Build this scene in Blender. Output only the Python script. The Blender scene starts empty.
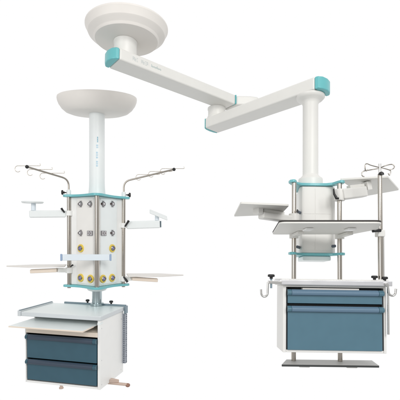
import bpy, bmesh, math, random
from mathutils import Vector, Matrix
random.seed(7)
sc = bpy.context.scene
COL = sc.collection
F = 400.0            # focal length in photo pixels
YH = 257.5           # camera horizon in photo pixels

# ------------------------------------------------------------------ materials
def mat(name, col, rough=0.45, metal=0.0, var=0.012, scale=14.0, bump=0.012, coat=0.0, emboss=None):
    m = bpy.data.materials.new(name); m.use_nodes = True
    nt = m.node_tree; b = nt.nodes['Principled BSDF']
    tc = nt.nodes.new('ShaderNodeTexCoord')
    n = nt.nodes.new('ShaderNodeTexNoise'); n.inputs['Scale'].default_value = scale
    n.inputs['Detail'].default_value = 5.0
    nt.links.new(tc.outputs['Object'], n.inputs['Vector'])
    r = nt.nodes.new('ShaderNodeValToRGB')
    r.color_ramp.elements[0].position = 0.3; r.color_ramp.elements[1].position = 0.7
    r.color_ramp.elements[0].color = tuple(max(0, c*(1-var)) for c in col) + (1,)
    r.color_ramp.elements[1].color = tuple(min(1, c*(1+var)) for c in col) + (1,)
    nt.links.new(n.outputs['Fac'], r.inputs['Fac'])
    nt.links.new(r.outputs['Color'], b.inputs['Base Color'])
    mr = nt.nodes.new('ShaderNodeMapRange')
    k = 0.02 if metal > .9 else 0.15
    mr.inputs['To Min'].default_value = rough*(1-k); mr.inputs['To Max'].default_value = min(1, rough*(1+k))
    nt.links.new(n.outputs['Fac'], mr.inputs['Value'])
    nt.links.new(mr.outputs['Result'], b.inputs['Roughness'])
    b.inputs['Metallic'].default_value = metal
    b.inputs['Coat Weight'].default_value = coat
    if bump:
        n2 = nt.nodes.new('ShaderNodeTexNoise'); n2.inputs['Scale'].default_value = 420.0
        nt.links.new(tc.outputs['Object'], n2.inputs['Vector'])
        bp = nt.nodes.new('ShaderNodeBump'); bp.inputs['Strength'].default_value = bump
        bp.inputs['Distance'].default_value = 0.002
        nt.links.new(n2.outputs['Fac'], bp.inputs['Height'])
        nt.links.new(bp.outputs['Normal'], b.inputs['Normal'])
    return m

def srgb(r, g, b):
    f = lambda c: (c/12.92 if c <= 0.04045 else ((c+0.055)/1.055)**2.4)
    return (f(r/255), f(g/255), f(b/255))

WHITE_WARM = mat('warm white paint', srgb(228, 224, 219), 0.5)
WHITE_ARM = mat('arm white paint', srgb(226, 225, 221), 0.42)
WHITE_COOL = mat('cool white paint', srgb(232, 236, 236), 0.42)
WHITE_CLEAN = mat('clean white paint', srgb(240, 240, 238), 0.42)
WHITE_EDGE = mat('worktop white laminate', srgb(232, 238, 238), 0.35)
SHELF_GREY = mat('pale grey shelf laminate', srgb(222, 221, 216), 0.5)
RAIL_WARM = mat('warm edge banding', srgb(236, 222, 206), 0.45)
WARM_REFLECT = mat('bracket plastic with painted reflection', srgb(230, 216, 201), 0.5)  # warm reflection on the brackets, put into their base colour
TEAL = mat('teal plastic', srgb(104, 184, 188), 0.35, coat=0.1)
TEAL_PLATE = mat('teal plate edge', srgb(112, 186, 192), 0.35, coat=0.1)
STEEL = mat('brushed stainless steel', (0.47, 0.435, 0.39), 0.2, 1.0, var=0.01, scale=4, bump=0)
STEEL_BLUE = mat('blue grey steel tube', (0.42, 0.49, 0.51), 0.24, 1.0, var=0.01, scale=4, bump=0)
WIRE = mat('thin steel wire', (0.62, 0.57, 0.5), 0.3, 1.0, bump=0)
CHROME = mat('bright steel', (0.66, 0.65, 0.63), 0.22, 1.0, bump=0)
SATIN = mat('satin aluminium', (0.68, 0.68, 0.70), 0.34, 0.8)
RAILGREY = mat('grey blue anodised rail', srgb(128, 146, 156), 0.4, 0.3)
PERF = mat('galvanised perforated rail', srgb(176, 181, 190), 0.45, 0.3, var=0.12, scale=60)
SLOT = mat('dark slot', srgb(96, 104, 116), 0.7)
BLACK = mat('black plastic', (0.012, 0.012, 0.013), 0.45)
RUBBER = mat('dark rubber edge', (0.03, 0.025, 0.023), 0.6)
GAP_SHADE = mat('painted drawer gap shade', (0.02, 0.024, 0.027), 0.7)  # near-black that paints the shade in the gaps around the drawers
BLUE_R = mat('blue drawer paint', srgb(78, 115, 132), 0.34, var=0.03, coat=0.3)
BLUE_RH = mat('light blue drawer handle', srgb(100, 127, 149), 0.32)
BLUE_SHADED = mat('shaded blue drawer paint', srgb(50, 88, 104), 0.34, var=0.04, coat=0.3)  # same blue as the right drawers, darkened to paint in their shade
BLUE_LH = mat('slate blue drawer handle', srgb(62, 75, 91), 0.3)
TRAY = mat('grey tray laminate', srgb(174, 174, 172), 0.5, var=0.06)
TRAYEDGE = mat('dark tray edge', srgb(58, 60, 60), 0.6)
YELLOW = mat('yellow outlet ring', srgb(232, 203, 84), 0.45)
OUTGREY = mat('grey outlet metal', (0.33, 0.32, 0.33), 0.35, 0.8)
OUTWHITE = mat('outlet core', srgb(222, 220, 222), 0.4)
OUTDARK = mat('outlet hole', srgb(64, 46, 46), 0.6)
OUTBLUE = mat('outlet violet core', srgb(140, 140, 186), 0.4)
PALEBLUE = mat('pale blue rail coating', srgb(222, 231, 238), 0.4)
CAPBLUE = mat('blue grey rail cap', srgb(150, 172, 202), 0.45)
FOOT = mat('copper brown foot', srgb(208, 186, 172), 0.45, 0.2)
FOOT_TIP = mat('brown foot tip', srgb(150, 112, 96), 0.5)
RIM = mat('grey worktop rim', srgb(206, 211, 214), 0.4)
CARCASS_R = mat('light grey cabinet paint', srgb(228, 227, 224), 0.42)
PANEL_SHADED = mat('warm panel', srgb(239, 237, 233), 0.42)  # same paint on both tower faces; light and shade tints put into the colour
PANEL_LIT = mat('cool panel', srgb(238, 243, 243), 0.42)
MARK_GREY = mat('pale grey print', srgb(204, 210, 210), 0.5, bump=0)
MARK_TEAL = mat('teal print', srgb(120, 164, 168), 0.5, bump=0)
MARK_BLUE = mat('pale blue print', srgb(176, 208, 226), 0.5, bump=0)
MARK_BLUE2 = mat('blue print', srgb(96, 172, 196), 0.5, bump=0)
GLASS = mat('clear frosted plastic', srgb(222, 232, 232), 0.3)

# ------------------------------------------------------------------ mesh helpers
def newbm(): return bmesh.new()

def _mi(faces, mi):
    for f in faces: f.material_index = mi

def bx(bm, x0, x1, y0, y1, z0, z1, mi=0, M=None):
    c = [Vector((x, y, z)) for z in (z0, z1) for y in (y0, y1) for x in (x0, x1)]
    if M: c = [M @ v for v in c]
    v = [bm.verts.new(p) for p in c]
    q = [(0, 2, 3, 1), (4, 5, 7, 6), (0, 1, 5, 4), (2, 6, 7, 3), (0, 4, 6, 2), (1, 3, 7, 5)]
    _mi([bm.faces.new([v[i] for i in f]) for f in q], mi)

def prism(bm, pts, z0, z1, mi=0, side_mi=None):
    n = len(pts)
    a = sum(pts[i][0]*pts[(i+1) % n][1]-pts[(i+1) % n][0]*pts[i][1] for i in range(n))
    if a < 0: pts = pts[::-1]
    lo = [bm.verts.new((p[0], p[1], z0)) for p in pts]
    hi = [bm.verts.new((p[0], p[1], z1)) for p in pts]
    f = [bm.faces.new(lo[::-1]), bm.faces.new(hi)]
    _mi(f, mi)
    s = [bm.faces.new((lo[i], lo[(i+1) % n], hi[(i+1) % n], hi[i])) for i in range(n)]
    _mi(s, mi if side_mi is None else side_mi)

def tube(bm, pts, r, n=14, mi=0, closed=False):
    pts = [Vector(p) for p in pts]; m = len(pts)
    rs = r if isinstance(r, (list, tuple)) else [r]*m
    rings = []; prev = None
    for i, p in enumerate(pts):
        if closed: t = pts[(i+1) % m]-pts[i-1]
        else: t = pts[min(i+1, m-1)]-pts[max(i-1, 0)]
        t.normalize()
        if prev is None:
            a = Vector((0, 0, 1)) if abs(t.z) < 0.9 else Vector((1, 0, 0))
            u = t.cross(a).normalized()
        else:
            u = (prev-t*prev.dot(t)).normalized()
        prev = u; w = t.cross(u)
        rings.append([bm.verts.new(p+rs[i]*(math.cos(2*math.pi*k/n)*u+math.sin(2*math.pi*k/n)*w)) for k in range(n)])
    fs = []
    for i in range(m if closed else m-1):
        A, B = rings[i], rings[(i+1) % m]
        for k in range(n):
            fs.append(bm.faces.new((A[k], A[(k+1) % n], B[(k+1) % n], B[k])))
    if not closed:
        fs.append(bm.faces.new(rings[0][::-1])); fs.append(bm.faces.new(rings[-1]))
    _mi(fs, mi)

def lathe(bm, prof, cx=0, cy=0, n=72, sx=1.0, sy=1.0, mi=0, M=None):
    rings = []
    for r, z in prof:
        if r < 1e-6: ring = [Vector((cx, cy, z))]
        else: ring = [Vector((cx+sx*r*math.cos(2*math.pi*k/n), cy+sy*r*math.sin(2*math.pi*k/n), z)) for k in range(n)]
        if M: ring = [M @ v for v in ring]
        rings.append([bm.verts.new(v) for v in ring])
    fs = []
    for A, B in zip(rings, rings[1:]):
        if len(A) == 1 and len(B) == 1: continue
        for k in range(n):
            k2 = (k+1) % n
            if len(A) == 1: fs.append(bm.faces.new((A[0], B[k], B[k2])))
            elif len(B) == 1: fs.append(bm.faces.new((A[k], A[k2], B[0])))
            else: fs.append(bm.faces.new((A[k], A[k2], B[k2], B[k])))
    _mi(fs, mi)

def ball(bm, c, r, mi=0, sq=(1, 1, 1)):
    g = bmesh.ops.create_uvsphere(bm, u_segments=18, v_segments=12, radius=r, matrix=Matrix.Translation(c) @ Matrix.Diagonal((*sq, 1)))
    for v in g['verts']:
        for f in v.link_faces: f.material_index = mi

def barmat(p0, p1):
    """frame whose x axis runs p0 -> p1 and z stays as upright as it can"""
    x = (Vector(p1)-Vector(p0)).normalized()
    y = Vector((0, 0, 1)).cross(x).normalized(); z = x.cross(y)
    m = Matrix((x, y, z)).transposed().to_4x4(); m.translation = Vector(p0)
    return m, (Vector(p1)-Vector(p0)).length

def bar(bm, p0, p1, w, h, mi=0, h1=None):
    m, L = barmat(p0, p1)
    h1 = h if h1 is None else h1
    c = [(0, -w/2, -h/2), (L, -w/2, -h1/2), (0, w/2, -h/2), (L, w/2, -h1/2), (0, -w/2, h/2), (L, -w/2, h1/2), (0, w/2, h/2), (L, w/2, h1/2)]
    v = [bm.verts.new(m @ Vector(p)) for p in c]
    q = [(0, 2, 3, 1), (4, 5, 7, 6), (0, 1, 5, 4), (2, 6, 7, 3), (0, 4, 6, 2), (1, 3, 7, 5)]
    _mi([bm.faces.new([v[i] for i in f]) for f in q], mi)

def bend(a, b, c, d, n=8):
    """points of a smooth corner at b, from a to c, cut d metres from b"""
    a, b, c = Vector(a), Vector(b), Vector(c)
    p, q = b+(a-b).normalized()*d, b+(c-b).normalized()*d
    return [(1-t)**2*p+2*t*(1-t)*b+t*t*q for t in (k/n for k in range(n+1))]

# ------------------------------------------------------------------ frames of the two pendants
class Unit:
    """A pendant's own upright frame; it hangs a few degrees off the camera's vertical."""
    def __init__(s, px, yh):
        u = Vector(((px-200)/F, 1, 0)).normalized()
        axis = Vector((u.y, -u.x, 0))
        e = math.atan((YH-yh)/F/Vector(((px-200)/F, 1, 0)).length)
        s.R = Matrix.Rotation(e, 4, axis); s.Ri = s.R.inverted()
    def ray(s, px, py): return s.Ri.to_3x3() @ Vector(((px-200)/F, 1, (YH-py)/F))
    def Y(s, px, py, Y):
        d = s.ray(px, py); return d*(Y/d.y)
    def Z(s, px, py, z):
        d = s.ray(px, py); return d*(z/d.z)
    def plane(s, px, py, p, nrm):
        d = s.ray(px, py); return d*(Vector(p).dot(nrm)/d.dot(nrm))

def thing(U, name, label, cat, base, yaw=0.0, group=None):
    o = bpy.data.objects.new(name, None); COL.objects.link(o)
    o.empty_display_size = 0.05
    L = Matrix.Translation(base) @ Matrix.Rotation(yaw, 4, 'Z')
    o.matrix_world = U.R @ L
    o['label'] = label; o['category'] = cat
    if group: o['group'] = group
    INV[o.name] = L.inverted()
    return o
INV = {}

def part(name, bm, mats, parent, bevel=0.0, seg=2, local=False, angle=35, label=None):
    root = parent
    while root.parent: root = root.parent
    if not local: bmesh.ops.transform(bm, matrix=INV[root.name], verts=bm.verts)
    bmesh.ops.recalc_face_normals(bm, faces=bm.faces)
    me = bpy.data.meshes.new(name); bm.to_mesh(me); bm.free()
    me.shade_smooth(); me.set_sharp_from_angle(angle=math.radians(angle))
    for m in (mats if isinstance(mats, (list, tuple)) else [mats]): me.materials.append(m)
    o = bpy.data.objects.new(name, me); COL.objects.link(o); o.parent = parent
    if bevel:
        b = o.modifiers.new('bevel', 'BEVEL'); b.width = bevel; b.segments = seg
        b.limit_method = 'ANGLE'; b.angle_limit = math.radians(40); b.harden_normals = True
    if label: o['label'] = label
    return o

def knob_bm(p, up, r=0.012, h=0.02):
    bm = newbm()
    q = Vector((0, 0, 1)).rotation_difference(Vector(up)).to_matrix().to_4x4()
    M = Matrix.Translation(p) @ q
    lathe(bm, [(0, 0), (r*.45, 0), (r*.45, h*.35), (r*.95, h*.45), (r, h*.6), (r*.95, h*.9), (r*.6, h), (0, h)], n=20, M=M)
    return bm

# ================================================================== LEFT PENDANT
LU = Unit(97, 235)
C = LU.Y(97, 235, 3.0)                      # axis of the straight column, at eye height
uh = Vector((C.x, C.y, 0)).normalized()
TV, RV = -uh, Vector((uh.y, -uh.x, 0))      # towards the camera / to the right
def LP(px, py, t=0.0): return LU.plane(px, py, C+TV*t, uh)
def LX(r, t, z): return Vector((C.x, C.y, 0))+RV*r+TV*t+Vector((0, 0, z))
def LXY(r, t): p = LX(r, t, 0); return (p.x, p.y)

zt = LP(68, 196).z; zb = LP(66, 285.5).z
pend = thing(LU, 'ceiling_pendant', 'cream ceiling pendant with straight round column and white tower of round outlets', 'ceiling pendant', LX(0, 0, LP(97, 92).z))
# ceiling cover
zc = LP(97, 97.5).z
bm = newbm()
yawL = math.atan2(RV.y, RV.x)
ML = Matrix.Translation((C.x, C.y, 0)) @ Matrix.Rotation(yawL, 4, 'Z')
MC = Matrix.Translation((C.x, C.y, 0))
lathe(bm, [(0, zc+.003), (.285, zc+.003), (.291, zc-.001), (.293, zc-.012), (.290, zc-.03), (.280, zc-.055), (.258, zc-.086), (.230, zc-.109), (.195, zc-.121), (.06, zc-.124), (0, zc-.124)], sy=0.55, n=128, M=MC)
part('ceiling_cover', bm, WHITE_WARM, pend, angle=50)
bm = newbm()
lathe(bm, [(0, zc-.12), (.056, zc-.12), (.056, zt+.12), (.0575, zt+.07), (.061, zt+.03), (.066, zt+.009), (0, zt+.009)], M=ML, n=48)
col = part('column', bm, WHITE_COOL, pend, angle=50)
# printed marks running down the column (small, unreadable in the photo)
def mark_on_column(px, y0, y1, n, w, m):
    bm = newbm()
    for k in range(n):
        y = y0+(y1-y0)*(k+.5)/n; dy = (y1-y0)/n*0.36
        z0, z1 = LP(px, y+dy).z, LP(px, y-dy).z
        r0 = LP(px, y, .056); rr = (r0-C).dot(RV)
        for a, b in ((-w, -w*.3), (w*.25, w)) if k % 2 else ((-w, w*.1), (w*.5, w)):
            bx(bm, rr+a, rr+b, -.0575, -.0540, z0+(0.001 if k % 2 else 0), z1, M=ML)
    part('printed_mark', bm, m, col)
mark_on_column(97.6, 138.5, 144, 5, .0035, MARK_BLUE2)
mark_on_column(97.2, 146, 150, 2, .006, MARK_BLUE)
mark_on_column(97.0, 153, 160, 3, .006, MARK_BLUE)
mark_on_column(97.0, 162, 168, 3, .006, MARK_BLUE)

def star():
    h = [(0, .222), (.018, .219), (.036, .205), (.06, .165), (.09, .118), (.125, .075), (.165, .046), (.2, .034), (.228, .028), (.24, .012), (.24, -.012), (.226, -.03), (.18, -.05), (.155, -.10), (.15, -.17), (.12, -.19)]
    return [LXY(r, t) for r, t in h]+[LXY(-r, t) for r, t in h[:0:-1]]
for nm, z0, z1 in (('top_plate', zt-.008, zt+.009), ('bottom_plate', zb-.008, zb+.008)):
    bm = newbm(); prism(bm, star(), z0, z1); part(nm, bm, TEAL_PLATE, pend, .003)
# service tower
body = [(-.020, .146), (-.145, .022), (-.185, .004), (-.192, -.03), (-.15, -.15), (.15, -.15), (.192, -.03), (.185, .004), (.145, .022), (.020, .146)]
bm = newbm(); prism(bm, [LXY(*p) for p in body], zb+.0085, zt-.0085)
part('service_tower', bm, WHITE_CLEAN, pend, .004)
for s in (-1, 1):
    a, b = Vector((s*.024, .1421)), Vector((s*.141, .0258))
    d = (b-a).normalized(); nrm = Vector((d.y, -d.x)) if s > 0 else Vector((-d.y, d.x))
    if nrm.y < 0: nrm = -nrm
    bm = newbm()
    q = [a-nrm*.002, b-nrm*.002, b+nrm*.004, a+nrm*.004]
    prism(bm, [LXY(*p) for p in q], zb+.02, zt-.02)
    pan = part('service_panel', bm, PANEL_SHADED if s < 0 else PANEL_LIT, pend, .0015)
    # outlets on this panel: (photo x, photo y, kind)
    spots = [(81, 204, 'plain'), (90.6, 204, 'plain'), (81, 233, 'plain'), (90.4, 233.2, 'square'), (81, 248.3, 'ring'), (81, 277.8, 'ring'), (90.8, 278.8, 'ring')] if s < 0 else \
            [(103, 204, 'plain'), (112.2, 204, 'plain'), (103.3, 233.2, 'square'), (112.3, 233, 'plain'), (112, 248.3, 'ring'), (102.8, 278.8, 'ring'), (111.8, 277.8, 'ring')]
    n3 = (RV*nrm.x+TV*nrm.y).normalized()
    p3 = LX(*(a+nrm*.004), 0)
    for px, py, kind in spots:
        c = LU.plane(px, py, p3, n3)
        zax = n3; xax = Vector((0, 0, 1)).cross(zax).normalized(); yax = zax.cross(xax)
        M = Matrix((xax, yax, zax)).transposed().to_4x4(); M.translation = c
        bm = newbm()
        if kind == 'square':
            for k in (-1, 1):
                bx(bm, k*.013-.0125, k*.013+.0125, -.017, .017, 0, .008, 0, M)
                bx(bm, k*.013-.008, k*.013+.008, -.012, .012, .008, .0095, 1, M)
                bx(bm, k*.013-.002, k*.013+.003, -.008, .008, .0095, .011, 2, M)
            part('socket', bm, [OUTGREY, OUTWHITE, OUTDARK], pan)
        elif kind == 'ring':
            lathe(bm, [(0, 0), (.0295, 0), (.0295, .006), (.0275, .009), (.0195, .009), (.0195, .004)], n=40, mi=0, M=M)
            lathe(bm, [(.0195, .004), (.019, .012), (.0135, .017), (.011, .012)], n=32, mi=1, M=M)
            lathe(bm, [(.011, .012), (.007, .012), (.006, .018), (0, .018)], n=24, mi=2, M=M)
            bx(bm, .010, .0215, -.005, .005, .009, .013, 3, M)
            part('gas_outlet', bm, [YELLOW, OUTGREY, OUTBLUE, OUTDARK], pan)
        else:
            lathe(bm, [(0, 0), (.0175, 0), (.0175, .007), (.0155, .012), (.0115, .013), (.010, .008)], n=36, mi=0, M=M)
            lathe(bm, [(.010, .008), (.007, .008), (.006, .015), (0, .015)], n=24, mi=1, M=M)
            bx(bm, -.021, -.0125, -.006, .006, .0, .011, 2, M)
            bx(bm, -.010, .010, .0195, .0225, 0, .004, 0, M); bx(bm, -.010, .010, -.0225, -.0195, 0, .004, 0, M)
            part('gas_outlet', bm, [OUTGREY, OUTWHITE, OUTDARK], pan)
for r, t, rad in ((-.2, .004, .0135), (.196, .004, .0135), (0, .182, .0165)):
    bm = newbm(); tube(bm, [LX(r, t, zb-(.018 if r else -.006)), LX(r, t, zt-.006)], rad, 28)
    part('pole', bm, STEEL, pend, angle=50)
bm = newbm()
zh = zb-.008
lathe(bm, [(0, zh), (.075, zh), (.078, zh-.012), (.066, zh-.03), (.05, zh-.036), (0, zh-.036)], M=ML, n=48)
part('hub', bm, WHITE_COOL, pend, angle=50)

# -------- drawer cabinet of the left pendant
CAB = Vector((-.896, 2.843, 0))
yaw = -math.radians(12.5)
fv, dv = Vector((math.cos(yaw), math.sin(yaw), 0)), Vector((-math.sin(yaw), math.cos(yaw), 0))
cb = thing(LU, 'drawer_cabinet', 'white cabinet with two blue drawers darkened with shade under a pulled out white board', 'drawer cabinet', CAB+Vector((0, 0, -1.0)), yaw)
def Lz(px, py, u, v):     # height of a photo point on the cabinet at (u, v)
    p = CAB+fv*u+dv*v; d = LU.ray(px, py); return d.z*(p.y/d.y)
ZO = 1.0                  # thing-local z = unit z + ZO
zw = Lz(101, 316.6, .3, -.195)+ZO
zboard = Lz(99, 326, .295, -.18)+ZO
zbot = Lz(99, 389.7, .295, -.18)+ZO
zl = lambda py: Lz(27, py, -.265, -.18)+ZO
bm = newbm(); prism(bm, [(-.288, -.197), (.292, -.197), (.302, -.193), (.306, -.183), (.306, .196), (-.288, .196)], zw-.030, zw, 0, 1)
part('worktop', bm, [WHITE_EDGE, RIM], cb, .006, 3, True)
bm = newbm(); bx(bm, -.312, -.2885, -.2, .19, zw-.030, zw+.008); bx(bm, -.306, -.292, -.196, .19, zw+.0085, zw+.012, 1)
part('side_rail', bm, [RIM, RAILGREY], cb, .002, 2, True)
bm = newbm(); bx(bm, -.20, .31, .198, .214, zw-.02, zw+.012); bx(bm, .308, .322, .17, .214, zw-.05, zw+.006)
part('back_rail', bm, RAILGREY, cb, .002, 2, True)
zr0, zr1 = zl(332.3), zl(327.9)   # rail below the board
# carcass walls
bm = newbm()
bx(bm, .276, .296, -.185, .19, zbot, zw-.0305)                       # right side
bx(bm, -.268, -.259, -.183, .188, zbot+.001, zr1)                     # left side, below the board slot
bx(bm, -.268, -.259, -.08, .188, zr1+.0005, zw-.031)                  # its recessed upper part
bx(bm, -.2585, .2755, .17, .187, zbot+.002, zw-.032)                  # back
bx(bm, -.2585, .2755, -.181, .1695, zbot, zbot+.014)                  # bottom
part('carcass', bm, WHITE_CLEAN, cb, .002, 2, True)
bm = newbm(); bx(bm, -.2585, .2755, -.1845, .1695, zr0, zr1)
part('cross_rail', bm, RAIL_WARM, cb, .002, 2, True)
bm = newbm(); bx(bm, -.276, .250, -.335, .06, zboard-.009, zboard)
wb = part('writing_board', bm, WHITE_EDGE, cb, .002, 2, True)
bm = newbm(); bx(bm, -.276, .250, -.3375, -.3352, zboard-.0095, zboard-.0012); bx(bm, .2502, .2525, -.3375, -.19, zboard-.0095, zboard-.0012)
part('edge_band', bm, RAIL_WARM, wb, 0, 2, True)
bm = newbm()
zA, zB, zC, zD = zl(334.0), zl(357.0), zl(358.6), zl(378.6)
bx(bm, -.2583, -.2515, -.170, .169, zbot+.0145, zr0-.0005); bx(bm, .2745, .2754, -.178, .169, zbot+.0145, zr0-.0005)
bx(bm, -.2510, .2740, -.150, .169, zC+.001, zB-.001); bx(bm, -.2510, .2740, -.150, .169, zA+.006, zr0-.0005)
part('drawer_gap_shade', bm, GAP_SHADE, cb, 0, 2, True)  # liners added to paint the shade in the drawer gaps
def drawer(z0, z1, zh0, fm, hm, root, u0, u1, vf, depth, proud=.022):
    """z0..z1 front, the pull rail covers zh0..z1"""
    bm = newbm()
    bx(bm, u0, u1, vf, vf+.016, z0, z1, 0)
    bx(bm, u0+.012, u1-.012, vf+.0165, vf+depth, z0+.004, z1-.006, 1)  # box coloured dark so the gaps look shaded
    d = part('drawer', bm, [fm, GAP_SHADE], root, .0025, 2, True)
    bm = newbm()
    y0, y1 = vf-proud, vf-.0005
    pr = [(y1, zh0-.004), (y1, z1+.001), (y1-.004, z1+.004), (y0+.006, z1-.002), (y0, z1-.009), (y0+.001, zh0+.006), (y0+.006, zh0)]
    n = len(pr)
    for a, b, mi, k in ((u0-.003, u0+.0155, 1, 1.0), (u0+.016, u1-.0225, 0, .93), (u1-.022, u1+.003, 1, 1.0)):
        vs = [[bm.verts.new((u, y1+(y-y1)*k, z)) for y, z in pr] for u in (a, b)]
        fs = [bm.faces.new(vs[0]), bm.faces.new(vs[1][::-1])]
        for i in range(n): fs.append(bm.faces.new((vs[0][i], vs[1][i], vs[1][(i+1) % n], vs[0][(i+1) % n])))
        _mi(fs, mi)
    part('handle', bm, [hm, fm], d, .0015, 2, True)
    return d
drawer(zl(357.0), zl(334.0), zl(338.0), BLUE_SHADED, BLUE_LH, cb, -.250, .270, -.187, .33)
drawer(zl(378.6), zl(358.6), zl(362.5), BLUE_SHADED, BLUE_LH, cb, -.250, .270, -.187, .33)
# perforated upright at the back of the right side
bm = newbm()
zp0, zp1 = zbot+.07, zw-.052
bx(bm, .2965, .322, .17, .2, zp0, zp1, 0)
for k in range(26):
    z = zp0+(zp1-zp0)*(k+.5)/26
    wv = .006 if k % 3 else .010
    bx(bm, .3219, .3238, .185-wv, .185+wv, z-.0042, z+.0042, 1)
    bx(bm, .305, .3145, .1685, .1701, z-.0042, z+.0042, 1)
part('perforated_upright', bm, [PERF, SLOT], cb, 0, 2, True)
bm = newbm()
bx(bm, .12, .425, -.042, -.018, zbot-.016, zbot-.0005); ball(bm, (.425, -.03, zbot-.012), .0165, 1, (1.0, 1.0, .8))
part('foot', bm, [FOOT, FOOT_TIP], cb, .004, 2, True)
bm = newbm()
prism(bm, [(.297, -.05), (.36, -.028), (.297, -.01)], zbot-.0003, zbot+.022)
part('gusset', bm, FOOT, cb, .002, 2, True)
bm = newbm(); lathe(bm, [(0, zbot-.0005), (.010, zbot-.0005), (.010, zbot-.012), (.015, zbot-.016), (.015, zbot-.024), (0, zbot-.024)], cx=-.0, cy=-.17, n=20)
part('levelling_foot', bm, FOOT, cb, 0, 2, True)
for u in (-.005, .19):
    part('knob', knob_bm(Vector((u, .206, zw+.012)), (0, 0, 1), .015, .026), BLACK, cb, local=True)
bm = newbm(); bx(bm, .276, .2985, -.187, -.1855, zw-.06, zw-.045); bx(bm, .2965, .2985, -.184, -.15, zw-.055, zw-.045)
part('corner_clip', bm, WHITE_EDGE, cb, 0, 2, True)
for v, z in ((-.165, zw-.085), (-.165, zw-.30), (-.165, zbot+.03), (.15, zw-.085), (.15, zbot+.03)):
    bm = newbm(); lathe(bm, [(0, 0), (.0042, 0), (.004, .0012), (.0015, .0016), (0, .001)], n=16, M=Matrix.Translation((.296, v, z)) @ Matrix.Rotation(math.pi/2, 4, 'Y'))
    part('screw', bm, SATIN, cb, local=True)
# steel support tube from hub to worktop back edge
bm = newbm(); tube(bm, [LX(0, 0, zh-.034), LX(0, 0, zw-ZO+.014)], .0365, 40)
part('lower_column', bm, STEEL_BLUE, pend, angle=50)
bm = newbm(); lathe(bm, [(.037, zw-ZO+.022), (.05, zw-ZO+.02), (.05, zw-ZO+.0015), (.037, zw-ZO+.0015)], M=ML, n=40)
part('base_collar', bm, STEEL_BLUE, pend)

# -------- crossbar in front of the tower
t = .225
rl = thing(LU, 'equipment_rail', 'pale blue crossbar fixed across the front of the outlet tower', 'rail', LP(86, 257.5, t))
a, b = LP(62.3, 257.4, t), LP(109.6, 257.4, t)
bm = newbm(); bar(bm, a, b, .014, .043); part('bar', bm, PALEBLUE, rl, .003)
d = (b-a).normalized()
for p, s in ((a, -1), (b, 1)):
    bm = newbm(); bar(bm, p+d*s*.0005, p+d*s*.013, .018, .047); part('end_cap', bm, CAPBLUE, rl, .003)
bm = newbm(); bar(bm, LX(-.03, .2075, a.z), LX(.03, .2075, a.z), .017, .03); part('clamp', bm, PALEBLUE, rl, .002)

# -------- infusion arms
def ring(c, r, ax, ay, a0, a1, n=20): return [c+r*(math.cos(a0+(a1-a0)*k/n)*ax+math.sin(a0+(a1-a0)*k/n)*ay) for k in range(n+1)]
def infusion_arm(side, pole_r, path_px, tip_t, hooks, label):
    base = LX(pole_r, .004, zt+.010)
    o = thing(LU, 'infusion_hanger', label, 'infusion hanger', base, group='infusion hangers on the outlet tower')
    top = LP(path_px[0][0], path_px[0][1], 0.004); tip = LP(*path_px[1], tip_t)
    top = Vector((base.x, base.y, top.z))
    bm = newbm()
    tube(bm, [base+Vector((0, 0, -.0005))]+bend(base, top, tip, .05)+[tip], .0065, 16)
    rod = part('rod', bm, STEEL, o, angle=50)
    bm = newbm(); lathe(bm, [(.0072, base.z), (.016, base.z), (.016, base.z+.03), (.011, base.z+.036), (.0072, base.z+.036)], cx=base.x, cy=base.y, n=28)
    part('collar', bm, WHITE_COOL, o, angle=50)
    p = base+Vector((0, 0, .014))+RV*side*.0162
    q = newbm(); tube(q, [p, p+RV*side*.016], .004, 10); 
    part('knob_stem', q, BLACK, o)
    part('knob', knob_bm(p+RV*side*.012, RV*side+Vector((0, 0, 0)), .0175, .024), BLACK, o)
    bm = newbm(); ball(bm, tip, .0125); part('tip_ball', bm, BLACK, o)
    along = (tip-top)
    for px in hooks:
        # point of the rod over this photo x
        best = min((k/200 for k in range(201)), key=lambda k: abs(px_of(top+along*k)-px))
        c = top+along*best+Vector((0, 0, .0085))
        w = (RV+TV*.35).normalized()
        e0, e1 = c-w*.072, c+w*.082
        up = Vector((0, 0, 1))
        pts = ring(e0-up*.021+w*0.0, .021, -w, up, -2.4, 1.5707, 22)[:-1]
        pts += [e0, c, e1]
        pts += ring(e1+up*.007, .007, w, up, -1.4, 1.2, 8)
        bm = newbm(); tube(bm, pts, .0021, 8)
        part('hook', bm, WIRE, o, angle=60)
    return o
def px_of(p):
    w = LU.R.to_3x3() @ p; return 200+F*w.x/w.y
infusion_arm(-1, -.2, ((68, 179.2), (27, 166.8)), .12, (27.8, 40, 52.5), 'thin steel infusion hanger with wire hooks reaching left from the outlet tower')
infusion_arm(1, .196, ((124.6, 181.5), (174, 169.4)), .12, (172.5, 160.5, 148), 'thin steel infusion hanger with wire hooks reaching right from the outlet tower')

# -------- small support arms, upper pair
def lever(root, p0, p1, r=.0075):
    bm = newbm(); tube(bm, [p0, p0+(p1-p0)*.5, p1], [r*.75, r*.9, r*1.15], 12)
    part('lever', bm, BLACK, root, .001)
def collar(root, pr, z, h, m, rad=.024):
    bm = newbm(); x, y = LXY(pr, .004)
    lathe(bm, [(.0142, z-h/2), (rad, z-h/2), (rad, z+h/2), (.0142, z+h/2), (.0142, z-h/2)], cx=x, cy=y, n=28)
    part('collar', bm, m, root, angle=50)
sa = thing(LU, 'support_arm', 'short white arm carrying a small level tray, left of the outlet tower', 'support arm', LP(68, 214), group='short white arms on the outlet tower')
za = LP(68, 214).z
collar(sa, -.2, LP(68, 213.2).z, .036, WHITE_CLEAN)
bm = newbm(); bar(bm, LX(-.222, .004, za), LX((LP(30, 214)-C).dot(RV), .03, LP(30, 214.4).z), .04, .05); part('arm', bm, WHITE_COOL, sa, .008, 3)
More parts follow.
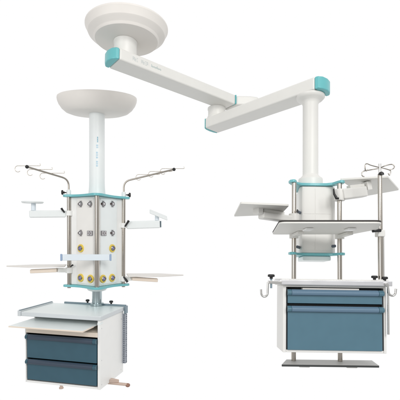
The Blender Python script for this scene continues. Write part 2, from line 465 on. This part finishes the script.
pp = LP(33.5, 210.6, .03)
bm = newbm(); tube(bm, [pp, LP(33.5, 203.2, .03)], .016, 20); part('post', bm, PALEBLUE, sa, angle=50)
tp = LP(32.5, 202.4, .03)
bm = newbm(); M = Matrix.Translation(tp)
lathe(bm, [(0, -.006), (.070, -.006), (.076, 0), (.076, .005), (.07, .003), (0, .002)], n=40, M=M, sy=.8); part('tray', bm, WHITE_COOL, sa, angle=50)
lever(sa, LP(64.6, 212.5, .03), LP(61.2, 208.2, .04))

sa = thing(LU, 'support_arm', 'short white arm carrying a tilted pad, right of the outlet tower', 'support arm', LP(124, 224.5), group='short white arms on the outlet tower')
collar(sa, .196, LP(124, 225.5).z, .036, WHITE_CLEAN)
bm = newbm(); bar(bm, LX(.218, .004, LP(124, 225.2).z), LP(160, 224.2, .03), .04, .058); part('arm', bm, WHITE_COOL, sa, .008, 3)
bm = newbm(); bar(bm, LP(160.1, 224.2, .03), LP(161, 224.2, .03), .041, .05); part('arm_end', bm, RAILGREY, sa, .004)
bm = newbm(); tube(bm, [LP(157, 220.5, .03), LP(157, 215.5, .03)], .016, 20); part('post', bm, PALEBLUE, sa, angle=50)
bm = newbm()
c = LP(158.5, 214.8, .03); M = Matrix.Translation(c) @ Matrix.Rotation(yawL, 4, 'Z') @ Matrix.Rotation(.36, 4, 'Y') @ Matrix.Rotation(.32, 4, 'X')
bx(bm, -.072, .072, -.05, .05, -.005, .005, 0, M); part('pad', bm, WHITE_COOL, sa, .004, 3)
lever(sa, LP(125.0, 226.5, .035), LP(128.8, 220.6, .05), .008)

# -------- thin side shelves, lower pair
def side_shelf(s, zpx, poly, bracket, clampx, label):
    z = LP(97+s*60, zpx).z
    o = thing(LU, 'side_shelf', label, 'shelf', LX(s*.2, 0, z), group='thin side shelves on the outlet tower')
    bm = newbm(); prism(bm, [LXY(r, t) for r, t in poly], z-.003, z+.006); part('shelf_board', bm, WHITE_WARM, o, .002)
    (x0, y0), (x1, y1) = bracket
    bm = newbm(); bar(bm, LP(x0, y0, .05), LP(x1, y1, .05), .05, .026); part('bracket', bm, WARM_REFLECT, o, .004)
    bm = newbm(); bar(bm, LP(x1, y1, .05), LX(s*.224, .004, LP(clampx, y1).z), .04, .03); part('arm', bm, WHITE_CLEAN, o, .004)
    collar(o, -.2 if s < 0 else .196, LP(clampx, y1).z, .04, WHITE_CLEAN)
    return o
o = side_shelf(-1, 266, [(-.622, .02), (-.46, .12), (-.225, .10), (-.225, -.10), (-.45, -.08)], ((30.5, 271.3), (57, 270.2)), 68, 'thin white shelf on a bracket tinted with a warm reflection, left of the outlet tower')
lever(o, LP(70.5, 266.6, .03), LP(73, 264.9, .04), .006)
o = side_shelf(1, 275, [(.655, .05), (.48, .12), (.225, .10), (.225, -.10), (.48, -.08)], ((157.5, 280.2), (132, 278.6)), 124, 'thin white shelf on a bracket tinted with a warm reflection, right of the outlet tower')
lever(o, LP(123.6, 276.4, .035), LP(127.6, 282.2, .04), .008)

# ================================================================== RIGHT PENDANT
RU = Unit(313, 280)
V2 = lambda p: Vector((p.x, p.y))
# geometry of the two arms
NB0 = RU.Y(119.8, 59.2, 2.2); z1b = NB0.z
FB0 = RU.Z(107.8, 69, z1b); NB1 = RU.Z(235.5, 104.3, z1b)
z1t = RU.Y(121, 47.4, 2.2).z
d1 = (V2(NB1)-V2(NB0)).normalized(); w1 = Vector((-d1.y, d1.x))
W = .135
L1 = (V2(NB1)-V2(NB0)).length
def A1(s, w): p = V2(NB0)+d1*s+w1*w; return (p.x, p.y)
# second arm, hung under the first
NB2 = RU.Y(314.2, 89.3, 2.21); z2b = NB2.z
NL2 = RU.Z(203, 129, z2b)
z2t = RU.Y(312.3, 76.3, 2.21).z
d2 = (V2(NL2)-V2(NB2)).normalized(); w2 = Vector((d2.y, -d2.x))
if w2.y < 0: w2 = -w2
L2 = (V2(NL2)-V2(NB2)).length
def A2(s, w): p = V2(NB2)+d2*s+w2*w; return (p.x, p.y)

def centre_at(fn, px, z):
    best = None
    for k in range(-100, 1100):
        s = k/1000; x, y = fn(s, W/2)
        q = RU.R.to_3x3() @ Vector((x, y, z)); e = abs(200+F*q.x/q.y-px)
        if best is None or e < best[0]: best = (e, s, x, y)
    return best
_, sN, nx, ny = centre_at(A1, 125.2, z1t)
_, sC, cx, cy = centre_at(A2, 310.5, z2b)
_, sJ, jx, jy = centre_at(A2, 216.5, z2t)
print('arm', NB0, NB1, z1b, z1t, 'arm2', NB2, NL2, z2b, z2t, 'neck', nx, ny, 'col', cx, cy, 'joint', jx, jy)
zd = RU.Y(126, 29.5, ny).z
pr = thing(RU, 'ceiling_pendant', 'ceiling pendant with two jointed white arms and teal end caps above a plain tower', 'ceiling pendant', Vector((nx, ny, zd)))
bm = newbm()
R0 = 42.3/400*ny
lathe(bm, [(0, zd+.014), (R0*.99, zd+.014), (R0, zd+.011), (R0, zd+.004), (R0*.985, zd-.002), (R0*.925, zd-.034), (R0*.90, zd-.040), (R0*.80, zd-.056), (R0*.785, zd-.060), (R0*.768, zd-.068), (R0*.755, zd-.071), (R0*.31, zd-.079), (0, zd-.079)], cx=nx+.006, cy=ny, n=128, sy=.9)
part('ceiling_cover', bm, WHITE_WARM, pr, angle=20)
bm = newbm(); rn = 11.6/400*ny
lathe(bm, [(0, zd-.0795), (rn*1.05, zd-.0795), (rn*1.05, zd-.088), (rn, zd-.092), (rn, z1t-.012), (0, z1t-.012)], cx=nx, cy=ny, n=56)
part('neck', bm, WHITE_ARM, pr, angle=50)

def arm_body(fn, s0, s1, z0, z1, extra=None):
    bm = newbm()
    prism(bm, extra or [fn(s0, 0), fn(s1, 0), fn(s1, W), fn(s0, W)], z0, z1)
    return bm
a1 = part('arm', arm_body(A1, .0, L1, z1b, z1t), WHITE_ARM, pr, .010, 4)
bm = newbm()   # bulging teal cap on the near end
prof = [(-.0005, 0), (-.0005, W), (-.026, W), (-.042, W*.78), (-.047, W*.5), (-.040, W*.22), (-.022, W*.04)]
prism(bm, [A1(s, w) for s, w in prof], z1b+.001, z1t-.001); part('end_cap', bm, TEAL, a1, .008, 3)
bm = newbm(); prism(bm, [A1(L1+.0005, -.0015), A1(L1+.0095, -.0015), A1(L1+.0095, W*.3), A1(L1+.0005, W*.3)], z1b+.006, z1t+.0015)
part('cap_band', bm, TEAL, a1, .003, 3)
p0 = Vector(A1(L1+.0105, 0)); 
bm = newbm(); prism(bm, [tuple(p0), (p0.x+.10, p0.y+.002), (p0.x+.155, p0.y+.016), (p0.x+.17, p0.y+.05), (p0.x+.13, p0.y+.10), (p0.x+.03, p0.y+.13), A1(L1+.0105, W)], z1b+.001, z1t-.001)
part('rounded_end', bm, WHITE_ARM, a1, .012, 3)
a2 = part('arm', arm_body(A2, .0, L2-.02, z2b, z2t), WHITE_ARM, pr, .010, 4)
bm = newbm(); prof = [(L2-.0195, 0), (L2-.0195, W), (L2-.012, W*.97), (L2-.002, W*.8), (L2+.002, W*.5), (L2-.002, W*.2), (L2-.012, W*.03)]
prism(bm, [A2(s, w) for s, w in prof], z2b+.001, z2t-.001); part('end_cap', bm, TEAL, a2, .006, 3)
bm = newbm(); prof = [(-.0005, 0), (-.0005, W), (-.026, W), (-.042, W*.78), (-.047, W*.5), (-.040, W*.22), (-.022, W*.04)]
prism(bm, [A2(s, w) for s, w in prof], z2b+.001, z2t-.001); part('end_cap', bm, TEAL, a2, .008, 3)
bm = newbm(); rj = .061
lathe(bm, [(0, z1b-.0005), (rj*1.06, z1b-.0005), (rj*1.06, z1b-.012), (rj, z1b-.016), (rj, z2t+.014), (rj*1.08, z2t+.010), (rj*1.08, z2t-.012), (0, z2t-.012)], cx=jx, cy=jy, n=56)
part('elbow_joint', bm, WHITE_ARM, pr, angle=50)
# pale printed marks along the first arm's side (too small to read in the photo)
def arm_mark(px0, px1, h0, h1, cells, m, slant=0.0):
    bm = newbm()
    def s_at(px):
        return min((k/2000 for k in range(2000)), key=lambda s: abs(pxr(A1(s, -.001), (z1b+z1t)/2)-px))
    s0, s1 = s_at(px0), s_at(px1)
    zz = z1t-z1b
    M = Matrix(((d1.x, -w1.x, 0, NB0.x), (d1.y, -w1.y, 0, NB0.y), (0, 0, 1, z1b), (0, 0, 0, 1)))
    for k in range(cells):
        a = s0+(s1-s0)*k/cells; b = a+(s1-s0)/cells*.78
        lo, hi = zz*h0, zz*h1
        st = (b-a)*.2
        kind = k % 3
        if kind in (0, 1): bx(bm, a, a+st, 0.0003, .001, lo, hi, 0, M)
        if kind in (0, 2): bx(bm, a+st*1.1, b, 0.0003, .001, hi-.0028, hi, 0, M)
        if kind in (1, 2): bx(bm, a+st*1.1, b, 0.0003, .001, lo, lo+.0028, 0, M)
        if kind in (0, 1): bx(bm, b-st, b, 0.0003, .001, lo+.0045, hi-.0045, 0, M)
        bx(bm, a+st*1.5, b-st*1.5, 0.0003, .001, (lo+hi)/2-.0018, (lo+hi)/2+.0018, 0, M)
    part('printed_mark', bm, m, a1)
def pxr(xy, z):
    q = RU.R.to_3x3() @ Vector((xy[0], xy[1], z)); return 200+F*q.x/q.y
arm_mark(132.8, 138.4, .36, .68, 3, MARK_GREY)
arm_mark(141.3, 148.5, .36, .68, 4, MARK_GREY)
def script_mark(px0, px1, h0, h1, m):
    s_at = lambda px: min((k/2000 for k in range(2000)), key=lambda s: abs(pxr(A1(s, -.001), (z1b+z1t)/2)-px))
    s0, s1 = s_at(px0), s_at(px1); zz = z1t-z1b
    bm = newbm(); pts = []
    hs = [1.6, .1, .9, 0, .85, .15, 1.0, 0, .8, .1, 1.5, .05, .9, 0, .8, .2, .95, 0, .6]
    for k, h in enumerate(hs):
        f = k/(len(hs)-1); x, y = A1(s0+(s1-s0)*f+.003*h, -.0004)
        pts.append(Vector((x, y, z1b+zz*(h0+(h1-h0)*h*.8))))
    tube(bm, pts, .0008, 6); part('printed_mark', bm, m, a1)
script_mark(151, 161, .40, .60, MARK_TEAL)

# drop column
ztr = RU.Y(315, 182.6, 2.14).z; zbr = RU.Y(315, 254, 2.14).z
bm = newbm(); rc = 7.7/400*cy
lathe(bm, [(0, z2b-.0005), (rc*1.85, z2b-.0005), (rc*1.85, z2b-.010), (rc*1.6, z2b-.022), (rc*1.25, z2b-.03), (rc*1.12, z2b-.040), (rc, z2b-.05), (rc, ztr+.085), (rc*1.03, ztr+.08), (rc*1.30, ztr+.066), (rc*1.52, ztr+.06), (rc*1.56, ztr+.052), (rc*1.56, ztr+.0095), (0, ztr+.0095)], cx=cx, cy=cy, n=56)
part('column', bm, WHITE_ARM, pr, angle=50)
YP = 2.13
xl, xr = RU.Y(294, 220, YP).x, RU.Y(339.6, 220, YP).x
xm = (xl+xr)/2
hw = (xr-xl)/2
half = [(0, .055), (hw*.55, .052), (hw*.78, .035), (hw*.9, -.005), (hw*.99, -.022), (hw*1.08, -.024), (hw*1.2, -.012), (hw*1.22, .014), (hw*1.1, .04), (hw*.92, .075), (hw*.74, .19), (hw*.5, .24)]
plate = [(xm+a, YP+b) for a, b in half]+[(xm-a, YP+b) for a, b in half[:0:-1]]
for nm, z0, z1 in (('top_plate', ztr-.006, ztr+.009), ('bottom_plate', zbr-.006, zbr+.008)):
    bm = newbm(); prism(bm, plate, z0, z1); part(nm, bm, TEAL_PLATE, pr, .003)
x0, x1 = RU.Y(302.3, 220, 2.195).x, RU.Y(332.3, 220, 2.195).x
tw = [(x0, 2.195), (x1, 2.195), (x1+.022, 2.215), (x1+.024, 2.40), (x0+.022, 2.42), (x0-.006, 2.25), (x0-.010, 2.215)]
bm = newbm(); prism(bm, tw, zbr+.0085, ztr-.0065); st = part('service_tower', bm, WHITE_ARM, pr, .004, 3)
bm = newbm()
hm = (zbr+ztr)/2+.03
for (a, b, c, d) in ((x0+.008, (x0+x1)/2-.014, zbr+.025, hm-.002), (x0+.008, (x0+x1)/2-.014, hm+.002, ztr-.02), ((x0+x1)/2-.011, x1-.006, zbr+.025, hm-.002), ((x0+x1)/2-.011, x1-.006, hm+.002, ztr-.02)):
    bx(bm, a, b, 2.1938, 2.1948, c, d)
part('cover_panel', bm, WHITE_ARM, st, .001)
bm = newbm(); prism(bm, [(x0+.005, 2.2), (x1-.006, 2.2), (x1+.012, 2.38), (x0+.02, 2.38)], zbr-.032, zbr-.0065); part('base_cover', bm, GLASS, pr, .006, 3)
ztray = RU.Y(296, 361.2, YP+.005).z
for x in (xl, xr):
    bm = newbm(); tube(bm, [(x, YP, ztray+.0045), (x, YP, ztr-.0065)], .0122, 28)
    part('pole', bm, STEEL, pr, angle=50)
# little dark clamp screws on the tower's corners
for px, py in ((298.2, 211.8), (297.2, 246.8), (335.3, 246)):
    p = RU.Y(px, py, 2.18)
    bm = newbm(); tube(bm, [p, p+Vector((.03 if px < 320 else -.03, .055, 0))], .008, 14); part('clamp_screw', bm, SLOT, pr, .002)

# -------- drawer cabinet of the right pendant
YF, YB = 1.95, 2.10
xa, xb = RU.Y(282.8, 330, YF).x, RU.Y(386.5, 330, YF).x
zct, zcb = RU.Y(335, 279.3, YF).z, RU.Y(335, 353, YF).z
CR = Vector(((xa+xb)/2, YF, zcb))
cr = thing(RU, 'drawer_cabinet', 'white cabinet with one shallow and one deep blue drawer under a silver top rail', 'drawer cabinet', CR)
rz = lambda py, Y=YF: RU.Y(335, py, Y).z-zcb
hwc = (xb-xa)/2
bm = newbm()
bx(bm, -hwc, -hwc+.016, 0, .15, 0, rz(286.5))
bx(bm, hwc-.013, hwc, 0, .15, 0, rz(286.5))
bx(bm, -hwc+.0165, hwc-.0135, .002, .149, 0, .013)
bx(bm, -hwc+.0165, hwc-.0135, .135, .149, .0135, rz(286.5))
bx(bm, -hwc+.0005, hwc-.0005, -.001, .15, rz(287.6), rz(286.4)+.0015)
part('carcass', bm, CARCASS_R, cr, .002, 2, True)
bm = newbm(); bx(bm, -hwc-.012, hwc+.008, -.016, .155, rz(286), rz(279.4))
part('worktop', bm, CARCASS_R, cr, .004, 3, True)
bm = newbm(); bx(bm, -hwc-.022, hwc+.018, -.028, -.0165, rz(285.4), rz(280.4))
for s in (-1, 1): bx(bm, s*(hwc+.016)-.007, s*(hwc+.016)+.007, -.016, .12, rz(284.8), rz(280.8))
part('top_rail', bm, SATIN, cr, .003, 3, True)
bm = newbm(); bx(bm, -.155, .12, .001, .03, rz(290.2), rz(288.4)); part('inner_tray', bm, WHITE_WARM, cr, .001, 2, True)
drawer(rz(303.8), rz(290.6), rz(295.2), BLUE_R, BLUE_RH, cr, -hwc+.0225, hwc-.022, -.006, .13)
drawer(rz(350.4), rz(307.0), rz(311.6), BLUE_R, BLUE_RH, cr, -hwc+.0225, hwc-.022, -.006, .13)
bm = newbm()
bx(bm, -hwc+.0168, hwc-.0137, .018, .134, rz(306.3), rz(304.5), 0); bx(bm, -hwc+.0168, hwc-.0137, .031, .134, rz(289.8), rz(288.0), 0)
bx(bm, -hwc+.0165, -hwc+.0215, .001, .1345, rz(350), rz(288.2), 0); bx(bm, hwc-.021, hwc-.0137, .001, .1345, rz(350), rz(288.2), 0)
part('drawer_gap_shade', bm, GAP_SHADE, cr, 0, 2, True)  # dark strips that stand in for shade between drawers and carcass
for px, py in ((374.5, 278.6), (384.6, 277.6)):
    p = RU.Y(px, py, YF-.01)-CR
    p.z = rz(279.4)+.0005 if px < 380 else rz(280.3)+.0005
    part('knob', knob_bm(p, (0, 0, 1), .0155, .021), BLACK, cr, local=True)
# side rod down the right edge
bm = newbm(); q0, q1 = RU.Y(388, 289, YF-.02), RU.Y(387.4, 334.5, YF-.02)
q1.x = q0.x
tube(bm, [q0+Vector((0, 0, .03)), q0, q1], .0052, 14)
part('side_rod', bm, CHROME, cr)

# hooks on both ends of the rail
def rail_hook(pts, clampx, knob, label):
    Yk = YF-.03
    P = [RU.Y(x, y, Yk) for x, y in pts]
    o = thing(RU, 'rail_hook', label, 'hook', P[0], group='hooks on the cabinet rail ends')
    path = [P[0], P[0]+(P[1]-P[0])*.5]
    n = 10; c = (P[1]+P[2])/2; r = (P[2]-P[1]).length/2
    ax = (P[1]-P[2]).normalized()
    for k in range(n+1):
        a = math.pi*k/n; path.append(c+ax*r*math.cos(a)+Vector((0, 0, -1))*r*1.15*math.sin(a))
    path.append(P[3])
    bm = newbm(); tube(bm, path, .0052, 12); part('hook', bm, CHROME, o, angle=60)
    bm = newbm(); bar(bm, P[0], RU.Y(clampx, pts[0][1]+.6, Yk), .018, .016); part('clamp', bm, CHROME, o, .002)
    if knob:
        k = RU.Y(knob[0], knob[1], Yk)
        bm = newbm(); tube(bm, [k-Vector((0, 0, .045)), k], .005, 12); part('screw', bm, RAILGREY, o)
        part('knob', knob_bm(k, (0, 0, 1), .017, .022), BLACK, o)
    return o
rail_hook([(268, 282), (267.6, 293), (261.2, 293), (261, 289.3)], 281.5, (271.2, 278.8), 'bright steel hook clamped on the left end of the silver cabinet rail')
rail_hook([(387.5, 284), (388.6, 291.5), (395.6, 292), (396, 288.8)], 384.5, None, 'bright steel hook clamped on the right end of the silver cabinet rail')

# tray below the cabinet
tq = [RU.Z(281.6, 365.2, ztray), RU.Z(379.3, 366.4, ztray), RU.Z(372, 361, ztray), RU.Z(287.3, 361, ztray)]
tq = [V2(p) for p in tq]
tq[2].y = max(tq[2].y, YP+.03); tq[3].y = max(tq[3].y, YP+.03)
ty = thing(RU, 'tray', 'flat grey tray hanging beneath the blue drawer cabinet', 'tray', Vector(((xl+xr)/2, YP, ztray)))
bm = newbm(); prism(bm, [tuple(p) for p in tq], ztray-.007, ztray+.004, 0, 1); part('tray_board', bm, [TRAY, TRAYEDGE], ty, .002)
for x in (xl+.045, xr+.045):
    bm = newbm(); bx(bm, x-.028, x+.028, YP-.05, YP+.01, ztray-.021, ztray-.0075); part('mounting_pad', bm, WHITE_ARM, ty, .004)

# -------- large black edged shelf in front of the tower
zs = RU.Y(330, 223.2, 1.70).z
Q = [RU.Z(279.5, 223.3, zs), RU.Z(381.5, 223.3, zs), RU.Z(378.5, 229.3, zs), RU.Z(352, 234.3, zs), RU.Z(272.3, 234.6, zs)]
Q = [V2(p) for p in Q]
print('shelf', zs, Q)
sh = thing(RU, 'front_shelf', 'wide pale grey shelf with a black front edge before the plain tower', 'shelf', Vector((xm, Q[0].y, zs)))
def rounded(P, r, n=5):
    out = []
    for i, b in enumerate(P):
        a, c = P[i-1], P[(i+1) % len(P)]
        out += [Vector((v.x, v.y)) for v in bend((a.x, a.y, 0), (b.x, b.y, 0), (c.x, c.y, 0), r, n)]
    return out
bm = newbm(); prism(bm, [tuple(p) for p in rounded(Q, .03)], zs, zs+.007); board = part('shelf_board', bm, SHELF_GREY, sh, .001)
bm = newbm()
def inset(P, k): 
    c = sum(P, Vector((0, 0)))/len(P); return [c+(p-c)*k for p in P]
prism(bm, [tuple(p) for p in rounded(inset(Q, 1.004), .03)], zs+.0072, zs+.0142); part('edge_trim', bm, RUBBER, board, .0015)
for x, w_ in ((xl, .03), (xr, .03)):
    bm = newbm(); y1 = YP-.0125
    bx(bm, x-.016, x+.016, 1.98, y1, zs-.016, zs-.0005)
    part('bracket', bm, SHELF_GREY, sh, .003)
    bm = newbm(); lathe(bm, [(.0125, zs-.022), (.024, zs-.022), (.024, zs+.004), (.0125, zs+.004), (.0125, zs-.022)], cx=x, cy=YP, n=28); part('collar', bm, WHITE_ARM, sh)
for px in (308, 350):
    p = RU.Z(px, 228.4, zs); bm = newbm(); bx(bm, p.x-.018, p.x+.018, p.y-.035, p.y+.035, zs-.010, zs-.0005); part('cleat', bm, WHITE_CLEAN, sh, .003)
bm = newbm(); p = RU.Y(351.2, 222.3, 2.0); ball(bm, p, .012, 0, (1, 1, .7)); tube(bm, [p, p+Vector((-.02, 0, -.02))], .005, 10); part('lever', bm, BLACK, sh)

# -------- infusion pole
YI = 1.95
xi = RU.Y(380.3, 225, YI).x
ztop = RU.Y(377.5, 163.8, YI).z
ip = thing(RU, 'infusion_pole', 'steel infusion pole with curled wire hooks on top, right of the front shelf', 'infusion pole', Vector((xi, YI, rz(280)+zcb)))
bm = newbm(); tube(bm, [(xi, YI, zct+.002), (xi, YI, zs-.01)], .0125, 24); tube(bm, [(xi, YI, zs-.01), (xi, YI, RU.Y(378, 174, YI).z)], .0105, 24)
part('pole', bm, STEEL, ip, angle=50)
bm = newbm(); tube(bm, [(xi, YI, RU.Y(378, 174, YI).z), (xi, YI, ztop)], .0065, 18); part('pole_top', bm, CHROME, ip, angle=50)
bm = newbm(); c = RU.Y(381.2, 174.8, YI-.012); lathe(bm, [(0, .016), (.006, .0145), (.0125, .008), (.0135, 0), (0, 0)], n=24, M=Matrix.Translation(c)); part('knob', bm, BLACK, ip)
bm = newbm(); bx(bm, xi-.02, xi+.016, YI-.02, YI+.02, zs-.028, zs+.005); part('clamp', bm, WHITE_ARM, ip, .004)
bm = newbm(); tube(bm, [RU.Y(380.5, 230.5, YI-.03), RU.Y(376, 230.3, YI-.035), RU.Y(372.3, 231.4, YI-.035)], [.008, .009, .006], 14); part('lever', bm, BLACK, ip)
bm = newbm(); p = RU.Y(384.2, 231, YI); tube(bm, [(xi+.014, YI, zs-.012), (xi+.014, YI, zct+.006)], .0042, 12); part('thin_rod', bm, CHROME, ip)
# four curled wires
hz = RU.Y(377.5, 167.5, YI).z
def W3(px, py, dy): return RU.Y(px, py, YI+dy)
cc = Vector((xi, YI, hz))
k0 = W3(377.9, 167.3, 0); off = cc-k0
for pts in ([(377.5, 167.6, 0), (371, 165.3, -.02), (366.8, 163.7, -.035), (365.2, 165.2, -.04), (365.2, 169.4, -.038), (366.3, 171, -.03), (367.6, 169.4, -.028)],
            [(377.5, 168.2, 0), (372, 169.6, .02), (366.5, 170.6, .03), (363.5, 171.2, .035), (361.8, 173.2, .035), (362.3, 175.8, .035), (364.4, 176.6, .035)],
            [(377.5, 168.0, 0), (384, 166.2, -.02), (390, 164.5, -.035), (393.3, 164.8, -.04), (394.3, 167, -.04), (392.8, 168.9, -.036), (390, 169.4, -.034)],
            [(377.5, 167.5, 0), (383, 168.2, .02), (387.5, 169.4, .03), (390.4, 170.7, .035), (390.6, 173.2, .035), (389.4, 175.2, .035), (388.2, 173.2, .035)]):
    P = [W3(*p)+off*.0 for p in pts]
    P[0] = Vector((xi, YI, P[0].z))
    # smooth (Catmull-Rom)
    S = []
    for i in range(len(P)-1):
        a, b, c, d = P[max(i-1, 0)], P[i], P[i+1], P[min(i+2, len(P)-1)]
        for k in range(6):
            t = k/6; S.append(.5*((2*b)+(c-a)*t+(2*a-5*b+4*c-d)*t*t+(3*b-a-3*c+d)*t**3))
    S.append(P[-1])
    bm = newbm(); tube(bm, S, .0027, 8); part('hook', bm, STEEL, ip, angle=60)

# -------- upper side shelves
def held_shelf(label, quad, z, arm0, arm1, wh, polex, polez, lev):
    o = thing(RU, 'side_shelf', label, 'shelf', Vector((polex, YP, polez)), group='side shelves on the plain tower')
    P = [V2(RU.Z(x, y, z)) for x, y in quad]
    bm = newbm(); prism(bm, [tuple(p) for p in rounded(P, .012, 3)], z, z+.010); part('shelf_board', bm, SHELF_GREY, o, .0015)
    bm = newbm(); bar(bm, arm0, arm1, *wh); part('arm', bm, WHITE_ARM, o, .009, 3)
    e = (arm1-arm0).normalized(); f = Vector((-e.y, e.x, 0))
    bm = newbm(); h = wh[1]/2
    bar(bm, arm0+e*.05+Vector((0, 0, h+.008)), arm1-e*.012+Vector((0, 0, h+.008)), wh[0]*.55, .015); part('rib', bm, SHELF_GREY, o, .001)
    bm = newbm(); bar(bm, arm1+Vector((0, 0, h+.0005)), arm1+e*.03+Vector((0, 0, h+.0005)), .05, z-arm1.z-h-.002+.02); part('mount', bm, WHITE_ARM, o, .003)
    bm = newbm(); lathe(bm, [(.0127, polez-.03), (.027, polez-.03), (.029, polez), (.027, polez+.03), (.0127, polez+.03), (.0127, polez-.03)], cx=polex, cy=YP, n=28); part('collar', bm, WHITE_ARM, o, angle=50)
    lever_pts = lev
    bm = newbm(); tube(bm, lever_pts, [.004, .006, .0075, .006][:len(lever_pts)], 12); part('lever', bm, BLACK, o)
    return o
z = RU.Y(260, 204, 1.90).z
held_shelf('pale grey shelf on a white arm, left of the plain tower', [(240.5, 203.8), (289, 206), (281, 214.5), (234, 216.6)], z,
           Vector((xl-.02, YP, RU.Y(293, 219.5, YP).z)), RU.Y(260.5, 215.3, 2.04), (.05, .036), xl, RU.Y(293, 219.5, YP).z,
           [RU.Y(297.4, 209.5, 2.10), RU.Y(297.4, 212.5, 2.10)])
z = RU.Y(365, 178, 2.10).z
held_shelf('pale grey shelf on a white arm, right of the plain tower', [(340, 180.2), (387.8, 177.6), (399, 190.2), (364, 196.5)], z,
           Vector((xr+.004, YP-.01, RU.Y(340, 195.2, YP).z)), RU.Y(364.5, 191.8, 2.17), (.055, .057), xr, RU.Y(340, 195.2, YP).z,
           [RU.Y(333.6, 189, 2.09), RU.Y(334.2, 194, 2.085), RU.Y(336.6, 198.5, 2.08), RU.Y(338.6, 198.4, 2.08)])

# ================================================================== studio light
w = bpy.data.worlds.new('World'); sc.world = w; w.use_nodes = True
nt = w.node_tree; bg = nt.nodes['Background']
tc = nt.nodes.new('ShaderNodeTexCoord'); sp = nt.nodes.new('ShaderNodeSeparateXYZ')
nt.links.new(tc.outputs['Generated'], sp.inputs['Vector'])
mr = nt.nodes.new('ShaderNodeMapRange'); mr.interpolation_type = 'SMOOTHSTEP'
mr.inputs['From Min'].default_value = -.35; mr.inputs['From Max'].default_value = .45
mr.inputs['To Min'].default_value = .55; mr.inputs['To Max'].default_value = 1.0
nt.links.new(sp.outputs['Y'], mr.inputs['Value'])
mr2 = nt.nodes.new('ShaderNodeMapRange'); mr2.interpolation_type = 'SMOOTHSTEP'
mr2.inputs['From Min'].default_value = -.95; mr2.inputs['From Max'].default_value = -.55
mr2.inputs['To Min'].default_value = .7; mr2.inputs['To Max'].default_value = 1.0
nt.links.new(sp.outputs['Z'], mr2.inputs['Value'])
mu = nt.nodes.new('ShaderNodeMath'); mu.operation = 'MULTIPLY'
nt.links.new(mr.outputs['Result'], mu.inputs[0]); nt.links.new(mr2.outputs['Result'], mu.inputs[1])
nt.links.new(mu.outputs['Value'], bg.inputs['Strength'])
bg.inputs['Color'].default_value = (1, 1, 1, 1)

def softbox(name, loc, target, size, power, col=(1, 1, 1)):
    l = bpy.data.lights.new(name, 'AREA'); l.energy = power; l.size = size; l.color = col
    o = bpy.data.objects.new(name, l); COL.objects.link(o); o.location = loc
    o.rotation_euler = (Vector(target)-Vector(loc)).to_track_quat('-Z', 'Y').to_euler()
softbox('key_softbox', (1.6, -1.9, 2.3), (0.1, 2.5, 0.0), 2.0, 120, (1, .99, .97))
softbox('fill_softbox', (-2.6, -1.4, 0.9), (-.4, 2.7, 0.0), 2.0, 52, (1, .985, .965))

cam = bpy.data.cameras.new('camera'); co = bpy.data.objects.new('camera', cam); COL.objects.link(co)
co.location = (0, 0, 0); co.rotation_euler = (math.pi/2, 0, 0)
cam.sensor_width = 36; cam.lens = 36*F/400; cam.shift_y = (YH-200)/400
cam.clip_start = .05; cam.clip_end = 200
sc.camera = co
sc.view_settings.view_transform = 'Standard'; sc.view_settings.look = 'None'
sc.view_settings.exposure = 0; sc.view_settings.gamma = 1
sc.cycles.use_denoising = True
